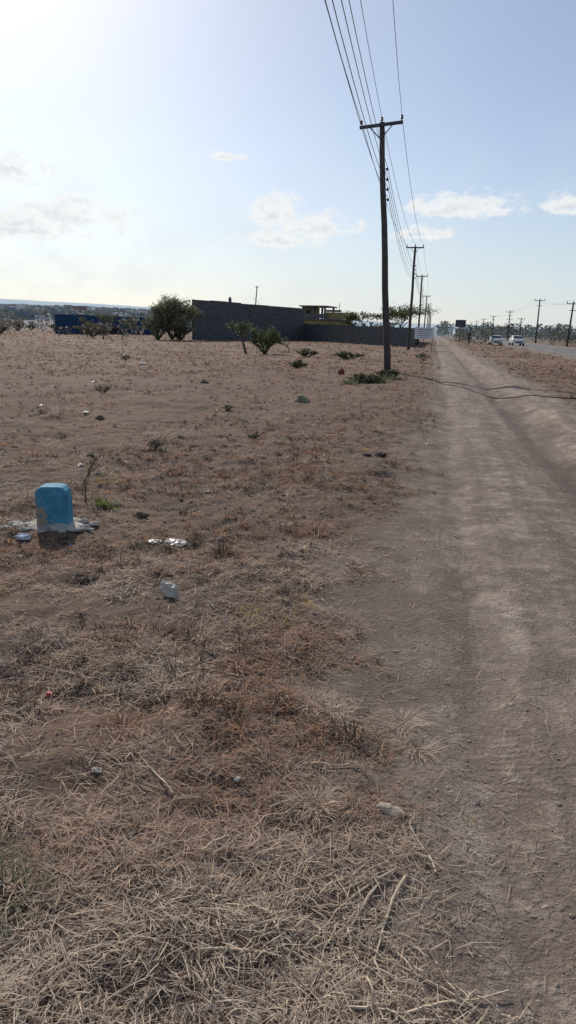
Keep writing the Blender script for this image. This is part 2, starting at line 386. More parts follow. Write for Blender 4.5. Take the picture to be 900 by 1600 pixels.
# ---------------------------------------------------------------- boundary beacon
def beacon():
    bx_,by_=-2.88,5.28
    root=empty('boundary_beacon',(bx_,by_,h1(bx_,by_)-.02),R(14))
    bm=bmesh.new()
    w,hh=.125,.345
    out=[(-w,0),(-w,.12),(-w,.22),(-w,hh-.05),(-w+.012,hh-.022),(-w+.04,hh-.003),(-w+.08,hh),(w-.08,hh),(w-.035,hh-.006),(w-.01,hh-.035),(w,hh-.075),(w+.004,.2),(w+.006,.1),(w+.006,0)]
    fr=[bm.verts.new((a,-.085,b)) for a,b in out];bk=[bm.verts.new((a*.98,.085,b)) for a,b in out]
    bm.faces.new(fr);bm.faces.new(bk[::-1])
    for k in range(len(out)-1): bm.faces.new((fr[k],bk[k],bk[k+1],fr[k+1]))
    me=bpy.data.meshes.new('post');bmesh.ops.recalc_face_normals(bm,faces=bm.faces);bm.to_mesh(me);bm.free()
    m,nt=newmat('beacon_paint');b=NB(nt)
    tc=b.n('ShaderNodeTexCoord').outputs['Object']
    c=b.ramp(b.noise(tc,11,6,.65),[(.3,(.04,.17,.26)),(.55,(.07,.27,.40)),(.75,(.14,.37,.48))])
    sep=b.n('ShaderNodeSeparateXYZ',ins={0:tc})
    wear=b.math('ADD',b.math('MULTIPLY',b.noise(tc,22,5,.7),1.0),b.math('MULTIPLY',sep.outputs['X'],-2.2))
    wear=b.math('SUBTRACT',wear,b.math('MULTIPLY',sep.outputs['Z'],.9))
    c=b.mix(b.ramp(wear,[(.50,0.),(.58,1.)]),c,(.30,.235,.18))
    bs=b.n('ShaderNodeBsdfPrincipled',ins={'Base Color':c,'Roughness':.75,'Specular IOR Level':.2})
    bp=b.n('ShaderNodeBump',ins={'Strength':.9,'Distance':.014,'Height':b.noise(tc,35,5,.6)});nt.links.new(bp.outputs[0],bs.inputs['Normal'])
    b.n('ShaderNodeOutputMaterial',ins={0:bs.outputs[0]})
    me.materials.append(m)
    o=link(bpy.data.objects.new('post',me));o.parent=root
    bv=o.modifiers.new('b','BEVEL');bv.width=.014;bv.segments=3;bv.limit_method='ANGLE'
    cm=simple('rough_concrete',(.28,.255,.22),(.58,.55,.50),18,.95,1.0,40)
    f=rock('footing',(0.01,-.01,.012),(.22,.20,.05),cm,9,4,.28);f.parent=root
    for k,(a,b_,s) in enumerate(((-.26,-.06,.06),(-.2,-.16,.04),(.24,-.08,.05),(.2,.1,.05),(-.33,.03,.04),(.1,-.2,.035),(-.05,-.2,.03),(.3,.02,.04),(-.36,-.1,.03),(.31,-.14,.025))):
        q=rock('rubble_%d'%k,(a,b_,.022),(s,s*.8,s*.45),cm,20+k,3,.35);q.parent=root
beacon()
for (a,b_) in((-3.1,5.08),(-2.95,5.0)): tuftobj('grass_tuft',a,b_,.06,50,PALE*.75,.2,1.2,.003,.7)
m_plast,nt=newmat('plastic_film');b=NB(nt)
tc=b.n('ShaderNodeTexCoord').outputs['Object']
c=b.ramp(b.noise(tc,20,4,.6),[(.35,(.42,.39,.34)),(.65,(.66,.63,.57))])
bs=b.n('ShaderNodeBsdfPrincipled',ins={'Base Color':c,'Roughness':.4,'Specular IOR Level':.4});tr=b.n('ShaderNodeBsdfTranslucent',ins={0:c})
mx=b.n('ShaderNodeMixShader',ins={0:.4,1:bs.outputs[0],2:tr.outputs[0]});b.n('ShaderNodeOutputMaterial',ins={0:mx.outputs[0]})
def crumple(name,loc,size,seed,mat=None,rot=(0,0,0)):
    bm=bmesh.new();bmesh.ops.create_icosphere(bm,subdivisions=3,radius=1)
    rr=np.random.default_rng(seed)
    for v in bm.verts:
        d=rr.uniform(.66,1.08);v.co=Vector((v.co.x*size[0],v.co.y*size[1],max(v.co.z,-.5)*size[2]))*d
    me=bpy.data.meshes.new(name);bm.to_mesh(me);bm.free();me.materials.append(mat or m_plast)
    o=link(bpy.data.objects.new(name,me));o.location=loc;o.rotation_euler=rot;return o
crumple('plastic_bag',(-1.47,4.02,h1(-1.47,4.02)+.03),(.085,.05,.048),3,rot=(.2,.45,-.6))
crumple('paper_litter',(-1.85,5.2,h1(-1.85,5.2)+.01),(.11,.09,.022),4)
crumple('paper_litter',(-1.98,5.12,h1(-1.98,5.12)+.01),(.06,.05,.016),14)
crumple('paper_litter',(-2.95,4.92,h1(-2.95,4.92)+.02),(.07,.04,.03),5,simple('blue_white_paper',(.30,.38,.5),(.62,.64,.68),14,.6,0))
for k,(a,b_,s) in enumerate(((-1.14,2.31,.024),(-.6,2.34,.018),(-3.25,4.95,.05),(-3.1,4.4,.025),(-2.1,6.9,.035),(-3.9,7.8,.05),(-6.1,12.5,.07),(-7.4,13.3,.09),(-9.5,20,.12),(-12,30,.18),(-17,40,.2))):
    crumple('paper_litter',(a,b_,h1(a,b_)+.012),(s,s*.65,s*.4),6+k,rot=(0,0,k))
crumple('red_wrapper',(-1.6,2.8,h1(-1.6,2.8)+.02),(.016,.012,.008),8,simple('red_plastic',(.5,.03,.05),(.7,.06,.08),5,.4,0))
crumple('red_box',(-3.23,27.1,.14),(.13,.13,.16),9,simple('red_carton',(.13,.03,.02),(.25,.06,.04),6,.7,0))
crumple('black_rag',(-.60,9.92,h1(-.6,9.92)+.02),(.09,.06,.04),10,simple('black_cloth',(.012,.012,.013),(.03,.03,.03),6,.9,.4))
crumple('black_rag',(-.78,9.8,h1(-.78,9.8)+.01),(.07,.04,.018),12,bpy.data.materials['black_cloth'])
x,y,r=sample(200,5,90,-50,25);kk=grassmask(x,y)>.6;x,y,r=x[kk],y[kk],r[kk];n=len(x)
cols=np.array([[.65,.65,.62],[.6,.59,.55],[.55,.55,.5],[.2,.3,.45],[.5,.42,.4]])[RNG.integers(0,5,n)]
pebbles('litter',x,y,RNG.uniform(.006,.016,n)*(1+r/20),cols,m_peb,(.2,.6))
# ---------------------------------------------------------------- plants and trees
m_bark=simple('bark',(.05,.04,.032),(.11,.09,.07),20,.95,.5)
m_leafd=attrmat('leaves',trans=.3,rough=.6)
def tree(name,x,y,height,spread,leafcol,nleaf,leafsize,levels=4,flat=0.0,trunk=.08,seed=0,clear=.2,z0=None,nstem=1,leafvar=.5,lowfill=0):
    rnd=random.Random(seed);rn=np.random.default_rng(seed)
    mb=MB();tips=[]
    bz=h1(x,y)-.05 if z0 is None else z0
    def br(p,d,ln,r,lv):
        pts=[p.copy()];dd=d.copy();q=p.copy()
        for k in range(3):
            dd=(dd+Vector((rnd.uniform(-.22,.22),rnd.uniform(-.22,.22),rnd.uniform(-.1,.15)*(1-flat)))).normalized()
            q=q+dd*ln/3;pts.append(q.copy())
        mb.tube(pts,[r*(1-.13*k) for k in range(4)],5 if lv>1 else 3,0,cap=False)
        if lv<=2+lowfill: tips.extend([pts[1],pts[2],pts[3]])
        if lv>0:
            for k in range(rnd.choice((2,3,3))):
                a=rnd.uniform(0,6.283);sp=rnd.uniform(.45,1.0)
                side=Vector((math.cos(a),math.sin(a),0))
                nd=(dd*1.0+side*sp+Vector((0,0,.15-flat*.5*(levels-lv)/levels))).normalized()
                br(pts[rnd.choice((2,3,3))],nd,ln*rnd.uniform(.62,.85),r*.6,lv-1)
    for s_ in range(nstem):
        a=rnd.uniform(0,6.28) if not lowfill else 6.28*s_/nstem
        k_=.25 if not lowfill else 1.1
        br(Vector((0,0,0)),Vector((math.cos(a)*k_*(nstem>1)+.05,math.sin(a)*k_*(nstem>1),1)).normalized(),1.0 if not lowfill else .55,trunk/height*3,levels)
    P=np.array(mb.v);T=np.array([t[:] for t in tips])
    lo=P.min(0);hi=P.max(0)
    sx=spread/max(hi[0]-lo[0],1e-3);sy=spread/max(hi[1]-lo[1],1e-3);sz=height/hi[2]
    tr=lambda A:np.stack([x+A[:,0]*sx,y+A[:,1]*sy,bz+A[:,2]*sz],1)
    P=tr(P);T=tr(T)
    idx=rn.integers(0,len(T),nleaf);C=T[idx]+rn.normal(0,1,(nleaf,3))*np.array([spread*.045,spread*.045,height*.035])
    C[:,2]=np.maximum(C[:,2],bz+.05)
    u=rn.normal(0,1,(nleaf,3));u/=np.linalg.norm(u,axis=1)[:,None];w=np.cross(u,rn.normal(0,1,(nleaf,3)));w/=np.linalg.norm(w,axis=1)[:,None]
    s=leafsize*rn.uniform(.5,1.3,nleaf)[:,None]
    Q=np.stack([C-u*s,C+w*s*.45,C+u*s,C-w*s*.45],1).reshape(-1,3)
    clump=(.5+1.0*rn.random(len(T)))[idx]
    col=np.array(leafcol)[None]*(clump*(1-leafvar+leafvar*2*rn.random(nleaf)))[:,None]
    nV=len(P);loops=[];starts=[];mi=[]
    for f in mb.f: starts.append(len(loops));loops.extend(f);mi.append(0)
    L0=len(loops)
    loops=np.concatenate([np.array(loops),nV+np.arange(nleaf*4)]);starts=np.concatenate([np.array(starts),L0+np.arange(nleaf)*4]);mi=np.concatenate([np.array(mi),np.ones(nleaf)])
    colv=np.concatenate([np.ones((nV,3))*.08,np.repeat(col,4,0)])
    return np_mesh(name,np.concatenate([P,Q]),loops,starts,[m_bark,m_leafd],col=colv,midx=mi)
OL=(.10,.12,.05)
tree('thorn_tree',-30.6,86.0,5.2,5.4,(.19,.19,.12),15000,.10,4,0,.08,3,nstem=7,lowfill=2)
tree('thorn_tree',-32.0,85.0,2.8,3.4,(.18,.18,.115),5000,.10,3,0,.06,31,nstem=7,lowfill=2)
tree('thorn_tree',-29.6,86.0,2.2,3.0,(.17,.17,.11),4000,.10,3,0,.06,32,nstem=7,lowfill=2)
tree('acacia_tree',-6.3,113,5.6,8.5,OL,4200,.13,5,.8,.10,5)
tree('acacia_tree',-10.5,118,4.6,7,OL,3400,.13,5,.8,.10,6)
tree('acacia_sapling',-11.9,47.5,2.1,2.0,(.12,.135,.065),900,.07,4,.2,.04,7)
tree('acacia_sapling',-10.9,48.6,1.8,1.9,(.10,.115,.055),3400,.06,3,.1,.04,8,nstem=6,lowfill=2)
tree('acacia_sapling',-10.3,54,1.4,1.1,(.12,.135,.065),700,.06,4,0,.03,9)
tree('acacia_sapling',-33.5,78,2.4,1.8,(.12,.13,.06),500,.08,4,0,.04,10)
tree('acacia_sapling',-36.2,79,2.9,2.4,(.13,.14,.07),900,.08,4,0,.05,11)
tree('acacia_sapling',-40.5,84,2.4,1.8,(.12,.13,.06),500,.08,4,0,.04,12)
tree('shrub',-4.9,44.5,.5,1.9,(.085,.095,.045),1500,.05,3,0,.03,13,nstem=4,lowfill=1)
tree('shrub',-5.6,31.5,.4,.8,(.08,.09,.04),900,.035,3,0,.02,14,nstem=4,lowfill=1)
tree('shrub',-7.5,44.5,.6,1.2,(.07,.078,.04),900,.05,3,0,.02,15,nstem=4,lowfill=1)
tree('shrub',-.6,42,.6,.9,(.10,.09,.06),300,.04,4,0,.02,16,nstem=3)
for k_,(a,b_,s) in enumerate(((-3.62,9.4,.27),(-7.7,16.7,.36),(-2.6,11.0,.2),(-2.1,4.2,.14),(-14,33,.4),(-4,14.5,.2))):
    tree('dry_shrub',a,b_,s*.8,s*1.2,(.24,.19,.155),200,.011*(1+b_/18),4,0,.005*(1+b_/20),17+k_,nstem=5)
tree('dead_sapling',-3.07,6.2,.62,.2,(.12,.1,.07),10,.012,3,0,.011,24)
tuftobj('green_weed',-2.8,6.0,.10,170,(.19,.22,.08),.2,1.3,.011,.8)
tuftobj('green_weed',-2.68,5.95,.07,70,(.23,.24,.10),.2,1.3,.010,.8)
for (a,b,s,n_) in((-2.6,23.7,.32,50),(-2.3,24.3,.28,40),(-2.0,25.0,.38,60),(-1.55,25.0,.34,50),(-1.35,26.3,.26,35)):
    tuftobj('agave_plant',a,b,s,n_,(.12,.14,.07),.2,1.3,.045,.9,.4)
tree('shrub',-2.15,24.6,.36,1.2,(.095,.10,.055),900,.035,3,0,.02,44,nstem=6,lowfill=1)
tree('shrub',-1.5,27.0,.35,.9,(.09,.095,.055),700,.035,3,0,.02,45,nstem=6,lowfill=1)
for i in range(18):
    az=random.uniform(-34,-22);d=random.uniform(100,200)
    tree('bush',d*math.sin(R(az)),d*math.cos(R(az)),random.uniform(1.0,2.4),random.uniform(2,4),(.14,.125,.09),700,.13,3,0,.05,50+i,nstem=4,lowfill=1)
# ---------------------------------------------------------------- utility poles and wires
m_wood=simple('pole_wood',(.045,.040,.040),(.105,.092,.088),6,.9,.5,30)
m_met=simple('dark_steel',(.05,.05,.055),(.10,.10,.105),6,.6,0,metal=.3)
m_por=simple('porcelain',(.05,.025,.02),(.09,.05,.04),6,.3,0)
m_wire=simple('wire',(.05,.05,.055),(.09,.09,.095),4,.6,0)
LVZ=(7.7,7.33,6.97,6.6)
def upole(y,xb,xt,z,lean=0,lv=True,tilt=.0):
    bz=h1(xb,y)-.4
    top=Vector((xt,y,z));base=Vector((xb,y,bz));ax=(top-base)
    root=empty('utility_pole')
    mb=MB();mb.tube([base+ax*k/8+Vector((.018*math.sin(k*1.7),0,0)) for k in range(9)],[.145-.045*k/8 for k in range(9)],12);mb.build('pole_shaft',[m_wood],True,root)
    az=z-.12;hw=.82
    at=[]
    c=MB();c.box((xt,y-.13,az),(2*hw,.09,.11),0,Matrix.Rotation(-tilt,3,'Y'))
    for s in(-1,1):
        c.tube([(xt+s*.45,y-.14,az-.02+s*math.tan(tilt)*.45),(xt,y-.13,az-.5)],.022,5)
    c.build('crossarm',[m_met],False,root)
    ins=MB()
    for px,pz in((xt-hw+.06,az+.06-tilt*hw),(xt+hw-.06,az+.06+tilt*hw),(xt,z)):
        yy=y-.13 if px!=xt else y
        ins.tube([(px,yy,pz-.12),(px,yy,pz+.06),(px,yy,pz+.065),(px,yy,pz+.10),(px,yy,pz+.105),(px,yy,pz+.16),(px,yy,pz+.17),(px,yy,pz+.2)],[.015,.015,.06,.06,.045,.06,.05,.02],8)
        at.append(Vector((px,yy,pz+.17)))
    if lv:
        for q in LVZ:
            fx=base.x+(top.x-base.x)*(q-bz)/(z-bz)
            ins.tube([(fx+.1,y-.02,q),(fx+.22,y-.02,q)],.015,5);ins.tube([(fx+.17,y-.02,q-.06),(fx+.17,y-.02,q),(fx+.17,y-.02,q+.06)],[.03,.05,.03],8)
            at.append(Vector((fx+.2,y-.02,q)))
    ins.build('insulators',[m_por],True,root)
    return at
A=[]
for (y,xb,xt,z,tl) in((-12,-1.3,-1.3,9.4,0),(31,-1.77,-2.55,9.35,.1),(73.6,-2.40,-2.35,9.4,0),(109,-2.28,-2.3,9.35,0.02),(168,-2.4,-2.25,9.4,0),(212,-2.2,-2.2,9.4,0),(256,-2.2,-2.2,9.4,0),(300,-2.2,-2.2,9.3,0),(345,-2.2,-2.2,9.4,0)):
    A.append(upole(y,xb,xt,z,0,True,tl))
w=MB()
for k in range(len(A)-1):
    for q,(a,b_) in enumerate(zip(A[k],A[k+1])):
        sag=(.75,.9,.7,.85,.95,1.05,1.0)[q]*((b_-a).length/43)**2
        pts=[a.lerp(b_,t/16)-Vector((0,0,sag*4*(t/16)*(1-t/16))) for t in range(17)]
        w.tube(pts,.008 if k<1 else .010,4)
w.build('power_lines',[m_wire],True)
def upole2(x,y,z,lean=0):
    root=empty('utility_pole');mb=MB();bz=h1(x,y)-.3
    mb.tube([(x,y,bz),(x+lean,y,z)],[.17,.12],8);mb.build('pole_shaft',[m_wood],True,root)
    c=MB();c.box((x+lean,y-.15,z-.3),(2.0,.1,.12));c.box((x+lean,y-.15,z-1.3),(1.1,.08,.1))
    for s in(-1,0,1): c.tube([(x+lean+s*.95,y-.15,z-.3),(x+lean+s*.95,y-.15,z+.1)],.05,5)
    c.build('crossarm',[m_met],False,root)
    return [Vector((x+lean+s*.95,y-.15,z+.1)) for s in(-1,0,1)]
B=[upole2(20.6,80,9.5),upole2(20.6,126,6.9,.3),upole2(20.6,164,8.9),upole2(20.6,226,8.3),upole2(20.6,288,8.3),upole2(20.6,345,8.3),upole2(20.6,400,8.3),upole2(20.6,460,8.3)]
upole2(24.5,232,6.6);upole2(26.5,290,7.5);upole2(-9.5,300,8)
w=MB()
for k in range(len(B)-1):
    for a,b_ in zip(B[k],B[k+1]):
        w.tube([a.lerp(b_,t/10)-Vector((0,0,.8*4*(t/10)*(1-t/10))) for t in range(11)],.012,3)
w.build('power_lines',[m_wire],True)
# ---------------------------------------------------------------- walls, buildings
def blockmat(name,c1,c2,mort,scale,bump=.8):
    m,nt=newmat(name);b=NB(nt)
    uv=b.n('ShaderNodeUVMap').outputs[0]
    br=b.n('ShaderNodeTexBrick',ins={'Vector':uv,'Color1':(*c1,1),'Color2':(*c2,1),'Mortar':(*mort,1),'Scale':1.0,'Mortar Size':.02,'Brick Width':.42,'Row Height':.21})
    nz=b.noise(uv,3,5,.65)
    col=b.mix(.6,br.outputs[0],b.ramp(nz,[(.3,.4),(.7,1.)]),'MULTIPLY')
    col=b.mix(b.ramp(b.noise(uv,.35,3,.5),[(.4,0.),(.7,.35)]),col,(.10,.09,.08))
    bs=b.n('ShaderNodeBsdfPrincipled',ins={'Base Color':col,'Roughness':.95})
    bp=b.n('ShaderNodeBump',ins={'Strength':bump,'Distance':.03,'Height':b.math('ADD',br.outputs['Fac'],b.math('MULTIPLY',nz,-1.))})
    bp.invert=True
    nt.links.new(bp.outputs[0],bs.inputs['Normal']);b.n('ShaderNodeOutputMaterial',ins={0:bs.outputs[0]})
    return m
m_block=blockmat('stone_block',(.085,.095,.11),(.16,.168,.178),(.06,.064,.07),1)
def wallrun(name,p0,p1,h0,h1_,th,mat,seg=3.0,jag=.0,seed=0,z0=-.3,parent=None):
    rn=random.Random(seed);p0=Vector(p0);p1=Vector(p1);d=p1-p0;Ln=d.length;u=d.normalized();nrm=Vector((-u.y,u.x))
    N=max(1,int(Ln/seg));bm=bmesh.new();uvl=bm.loops.layers.uv.new('UVMap')
    def quad(a,uvs):
        vs=[bm.verts.new(q) for q in a];f=bm.faces.new(vs)
        for l,w_ in zip(f.loops,uvs): l[uvl].uv=w_
    for k in range(N):
        s0=Ln*k/N;s1=Ln*(k+1)/N
        t0=h0+(h1_-h0)*(k+.0)/N+(rn.uniform(-jag,jag));t1=t0 if jag else h0+(h1_-h0)*(k+1)/N
        a=p0+u*s0;b_=p0+u*s1;o=nrm*th/2
        F=[(a.x-o.x,a.y-o.y),(b_.x-o.x,b_.y-o.y),(b_.x+o.x,b_.y+o.y),(a.x+o.x,a.y+o.y)]
        quad([(*F[0],z0),(*F[1],z0),(*F[1],t1),(*F[0],t0)],[(s0,z0),(s1,z0),(s1,t1),(s0,t0)])
        quad([(*F[2],z0),(*F[3],z0),(*F[3],t0),(*F[2],t1)],[(s1,z0),(s0,z0),(s0,t0),(s1,t1)])
        quad([(*F[0],t0),(*F[1],t1),(*F[2],t1),(*F[3],t0)],[(s0,0),(s1,0),(s1,th),(s0,th)])
        for e_,(A_,B_,t) in enumerate(((F[3],F[0],t0),(F[1],F[2],t1))):
            if (e_==0 and k==0) or (e_==1 and k==N-1): quad([(*A_,z0),(*B_,z0),(*B_,t),(*A_,t)],[(0,z0),(th,z0),(th,t),(0,t)])
            elif e_==0: quad([(*A_,t-.3),(*B_,t-.3),(*B_,t),(*A_,t)],[(0,z0),(th,z0),(th,t),(0,t)])
    me=bpy.data.meshes.new(name);bm.to_mesh(me);bm.free();me.materials.append(mat)
    o=link(bpy.data.objects.new(name,me))
    if parent:o.parent=parent
    return o
TL=(-29.3,90.4);TR=(-19.5,113.3)
wallrun('stone_wall',TL,TR,4.9,4.65,.25,m_block,3,.06,1)
wallrun('stone_wall',(-29.5,90.6),(-37,140),4.85,4.6,.25,m_block,4,.05,2)
wallrun('stone_wall',(-19.3,113.1),(-3.0,88),2.45,2.15,.22,m_block,3,.04,3)
wallrun('stone_wall',(-2.88,88.1),(-2.9,135),2.15,2.3,.22,m_block,3,.04,4)
m_sheet=simple('blue_sheet',(.012,.055,.13),(.02,.08,.17),.4,.6,0,spec=.25)
p0=Vector((-56.2,106,0));p1=Vector((-49.5,131,0));u=(p1-p0);Ln=u.length;u.normalize();nm=Vector((-u.y,u.x,0))
fm=MB();n_=int(Ln/.12);vs=[];fs=[]
for k in range(n_+1):
    q=p0+u*(k*.12)+nm*(.04 if k%2 else -.04)
    tz=2.95+(.03 if (k//9)%2 else 0)
    vs+=[(q.x,q.y,-.2),(q.x,q.y,tz)]
for k in range(n_): fs.append((2*k,2*k+2,2*k+3,2*k+1))
fm.add(vs,fs)
for k in range(0,int(Ln),3):
    q=p0+u*k+nm*.12;fm.tube([(q.x,q.y,-.3),(q.x,q.y,3.05)],.05,6,1)
fm.build('blue_sheet_fence',[m_sheet,m_met])
m_yel=simple('ochre_render',(.26,.20,.10),(.38,.29,.15),1.2,.9,.2)
m_dk=simple('dark_void',(.02,.02,.022),(.04,.04,.042),3,.6,0)
m_slab=simple('concrete_slab',(.10,.10,.10),(.18,.175,.17),2,.9,.3)
def building():
    root=empty('concrete_house',(-18.3,128,0),R(-8))
    b=MB()
    W,D=7.4,6
    b.box((0,0,1.5),(W,D,3.4),0)
    b.build('walls',[m_yel],False,root)
    s=MB();s.box((0,0,3.32),(W+.5,D+.5,.22));
    for cx in(-3.2,-1.4,.6):
        for cy in(-2.6,2.6): s.box((cx,cy,4.4),(.3,.3,1.95))
    s.box((-1.3,0,5.46),(4.9,D+.2,.2));s.build('slab_frame',[m_slab],False,root)
    u_=MB();u_.box((-2.6,.4,4.38),(1.6,4,1.85));u_.box((1.9,.2,3.98),(3.2,4.6,1.1));u_.build('upper_rooms',[m_yel],False,root)
    w_=MB()
    for cx in(-2.4,-.4,1.8): w_.box((cx,-D/2-.002,2.0),(1.1,.06,1.2))
    w_.box((-2.6,-1.63,4.4),(.7,.06,.8));w_.build('windows',[m_dk],False,root)
    f=MB();f.tube([(2.9,-2,4.5),(2.9,-2,6)],.05,6);f.box((2.0,-2.2,4.75),(2.6,.06,.35));f.box((-1.2,-2.75,3.9),(4.2,.06,.7));f.build('parapet',[m_slab],False,root)
building()
an=MB();ax_,ay_=-27.5,114
an.tube([(ax_,ay_,0),(ax_+.55,ay_,7.9)],.08,6)
an.tube([(ax_+.2,ay_,7.6),(ax_+.9,ay_,7.75)],.03,4);an.tube([(ax_+.1,ay_,6.2),(ax_+1.5,ay_,4.5)],.02,4)
an.build('antenna_mast',[m_met])
an=MB();an.tube([(-27.9,102,4.2),(-27.9,102,5.5),(-27.9,102,5.6),(-27.9,102,5.75)],[.22,.22,.15,.08],10);an.build('water_tank',[m_slab],True)
sg=empty('sign_board',(-1.0,75,0))
s=MB();s.box((0,0,1.57),(1.85,.05,1.1));s.build('panel',[simple('sign_white',(.6,.6,.61),(.74,.74,.74),2,.5,0)],False,sg)
s=MB()
for px in(-.8,.8): s.box((px,.06,.95),(.07,.06,2.5))
s.build('posts',[m_met],False,sg)
s=MB()
for k,(wd,zz) in enumerate(((1.3,1.93),(1.5,1.72),(1.1,1.54),(1.4,1.36),(.9,1.19))): s.box((random.uniform(-.05,.05),-.028,zz),(wd,.006,.06 if k else .10))
s.build('lettering',[simple('sign_ink',(.18,.22,.34),(.26,.30,.42),2,.6,0)],False,sg)
bb=empty('billboard',(6.3,200,0))
s=MB();s.box((0,0,4.2),(2.6,.25,1.8));s.build('panel',[simple('billboard_face',(.05,.06,.08),(.08,.09,.12),1,.5,0)],False,bb)
s=MB();s.tube([(0,.05,-.2),(0,.05,3.3)],.16,8);s.build('post',[m_met],False,bb)
# ---------------------------------------------------------------- vehicles
m_car=simple('white_car_paint',(.68,.69,.70),(.74,.74,.75),2,.3,0,spec=.5)
m_glass=simple('car_glass',(.02,.025,.03),(.03,.035,.04),2,.1,0,spec=.6)
m_tyre=simple('tyre_rubber',(.02,.02,.02),(.03,.03,.03),4,.9,0)
m_lamp=simple('headlamp',(.5,.5,.48),(.6,.6,.58),4,.2,0)
def car(name,x,y,z,rz,kind='saloon'):
    root=empty(name,(x,y,z),rz)
    if kind=='saloon': prof=[(-2.1,.32),(-2.12,.75),(-1.95,.95),(-1.25,1.0),(-.65,1.42),(.75,1.45),(1.5,1.02),(2.05,.92),(2.12,.6),(2.1,.32)];gl=[(-1.15,1.02),(-.62,1.38),(.72,1.41),(1.4,1.04)]
    else: prof=[(-2.2,.35),(-2.25,.9),(-2.05,1.1),(-1.6,1.2),(-1.05,1.9),(2.1,1.93),(2.25,1.2),(2.25,.35)];gl=[(-1.5,1.2),(-1.0,1.8),(2.0,1.84),(2.15,1.25)]
    def ext(pr,w0,w1,mi,mb):
        zt=max(p[1] for p in pr);n=len(pr)
        def wd(z): return w0 if z<1.0 else w0+(w1-w0)*(z-1.0)/(zt-1.0)
        vs=[(-wd(p[1]),p[0],p[1]) for p in pr]+[(wd(p[1]),p[0],p[1]) for p in pr]
        fs=[tuple(range(n)),tuple(range(2*n-1,n-1,-1))]+[(k,k+n,(k+1)%n+n,(k+1)%n) for k in range(n)]
        mb.add(vs,fs,mi)
    b=MB();ext(prof,.84,.66,0,b);b.build('body',[m_car],False,root,.05)
    g=MB();ext(gl,.853,.675,0,g);g.build('side_windows',[m_glass],False,root)
    ws=MB();a_,b2=(gl[0],gl[1]);c_,d_=(gl[3],gl[2])
    ws.add([(-.7,a_[0]-.10,a_[1]+.04),(.7,a_[0]-.10,a_[1]+.04),(.6,b2[0]-.10,b2[1]),(-.6,b2[0]-.10,b2[1])],[(0,1,2,3)])
    ws.add([(-.7,c_[0]+.12,c_[1]+.05),(.7,c_[0]+.12,c_[1]+.05),(.6,d_[0]+.12,d_[1]),(-.6,d_[0]+.12,d_[1])],[(0,1,2,3)])
    ws.build('windscreen',[m_glass],False,root)
    t=MB()
    for sx in(-.78,.78):
        for sy in(-1.35,1.3): t.tube([(sx-.1,sy,.33),(sx+.1,sy,.33)],.33,14)
    t.build('wheels',[m_tyre],False,root)
    l=MB()
    for sx in(-.62,.62): l.box((sx,-2.16,.74),(.3,.06,.15))
    l.box((0,-2.17,.5),(.9,.05,.16),1);l.build('lamps',[m_lamp,m_tyre],False,root)
car('white_car',12.1,118,.13,R(3),'saloon')
car('white_car',9.1,119,.09,R(2),'saloon')
car('dark_car',13.0,235,.13,0,'van')
def person(x,y):
    z=h1(x,y)
    J={'pel':(0,0,.93,.13),'wa':(0,0,1.08,.12),'ch':(0,-.02,1.33,.15),'ne':(0,-.02,1.5,.055),'he':(0,-.04,1.62,.09),'ht':(0,-.03,1.72,.075),
     'hl':(-.09,0,.88,.095),'kl':(-.1,-.16,.5,.065),'al':(-.1,-.12,.09,.042),'tl':(-.1,-.28,.04,.035),
     'hr':(.09,0,.88,.095),'kr':(.1,.08,.49,.065),'ar':(.1,.3,.12,.042),'tr':(.1,.2,.03,.035),
     'sl':(-.19,-.02,1.41,.06),'el':(-.25,.1,1.14,.045),'wl':(-.25,.06,.88,.03),'fl':(-.25,.03,.79,.035),
     'sr':(.19,-.02,1.41,.06),'er':(.25,-.08,1.14,.045),'wr':(.24,-.2,.92,.03),'fr':(.24,-.25,.84,.035)}
    E=[('pel','wa'),('wa','ch'),('ch','ne'),('ne','he'),('he','ht'),('pel','hl'),('hl','kl'),('kl','al'),('al','tl'),('pel','hr'),('hr','kr'),('kr','ar'),('ar','tr'),('ch','sl'),('sl','el'),('el','wl'),('wl','fl'),('ch','sr'),('sr','er'),('er','wr'),('wr','fr')]
    ks=list(J);me=bpy.data.meshes.new('pedestrian');me.from_pydata([J[k][:3] for k in ks],[(ks.index(a),ks.index(b)) for a,b in E],[])
    m,nt=newmat('clothes');b=NB(nt);tc=b.n('ShaderNodeTexCoord').outputs['Object'];zz=b.n('ShaderNodeSeparateXYZ',ins={0:tc}).outputs['Z']
    c=b.ramp(b.math('DIVIDE',zz,1.8),[(.0,(.02,.02,.025)),(.5,(.025,.028,.04)),(.53,(.07,.06,.08)),(.82,(.07,.06,.08)),(.84,(.07,.04,.03)),(1.,(.02,.015,.012))])
    bs=b.n('ShaderNodeBsdfPrincipled',ins={'Base Color':c,'Roughness':.9});b.n('ShaderNodeOutputMaterial',ins={0:bs.outputs[0]})
    me.materials.append(m);o=link(bpy.data.objects.new('pedestrian',me));o.location=(x,y,z)
    sk=o.modifiers.new('s','SKIN')
    for i_,k in enumerate(ks):
        d=me.skin_vertices[0].data[i_];d.radius=(J[k][3],J[k][3]);d.use_root=(k=='pel')
    o.modifiers.new('ss','SUBSURF').levels=1
person(4.9,112)
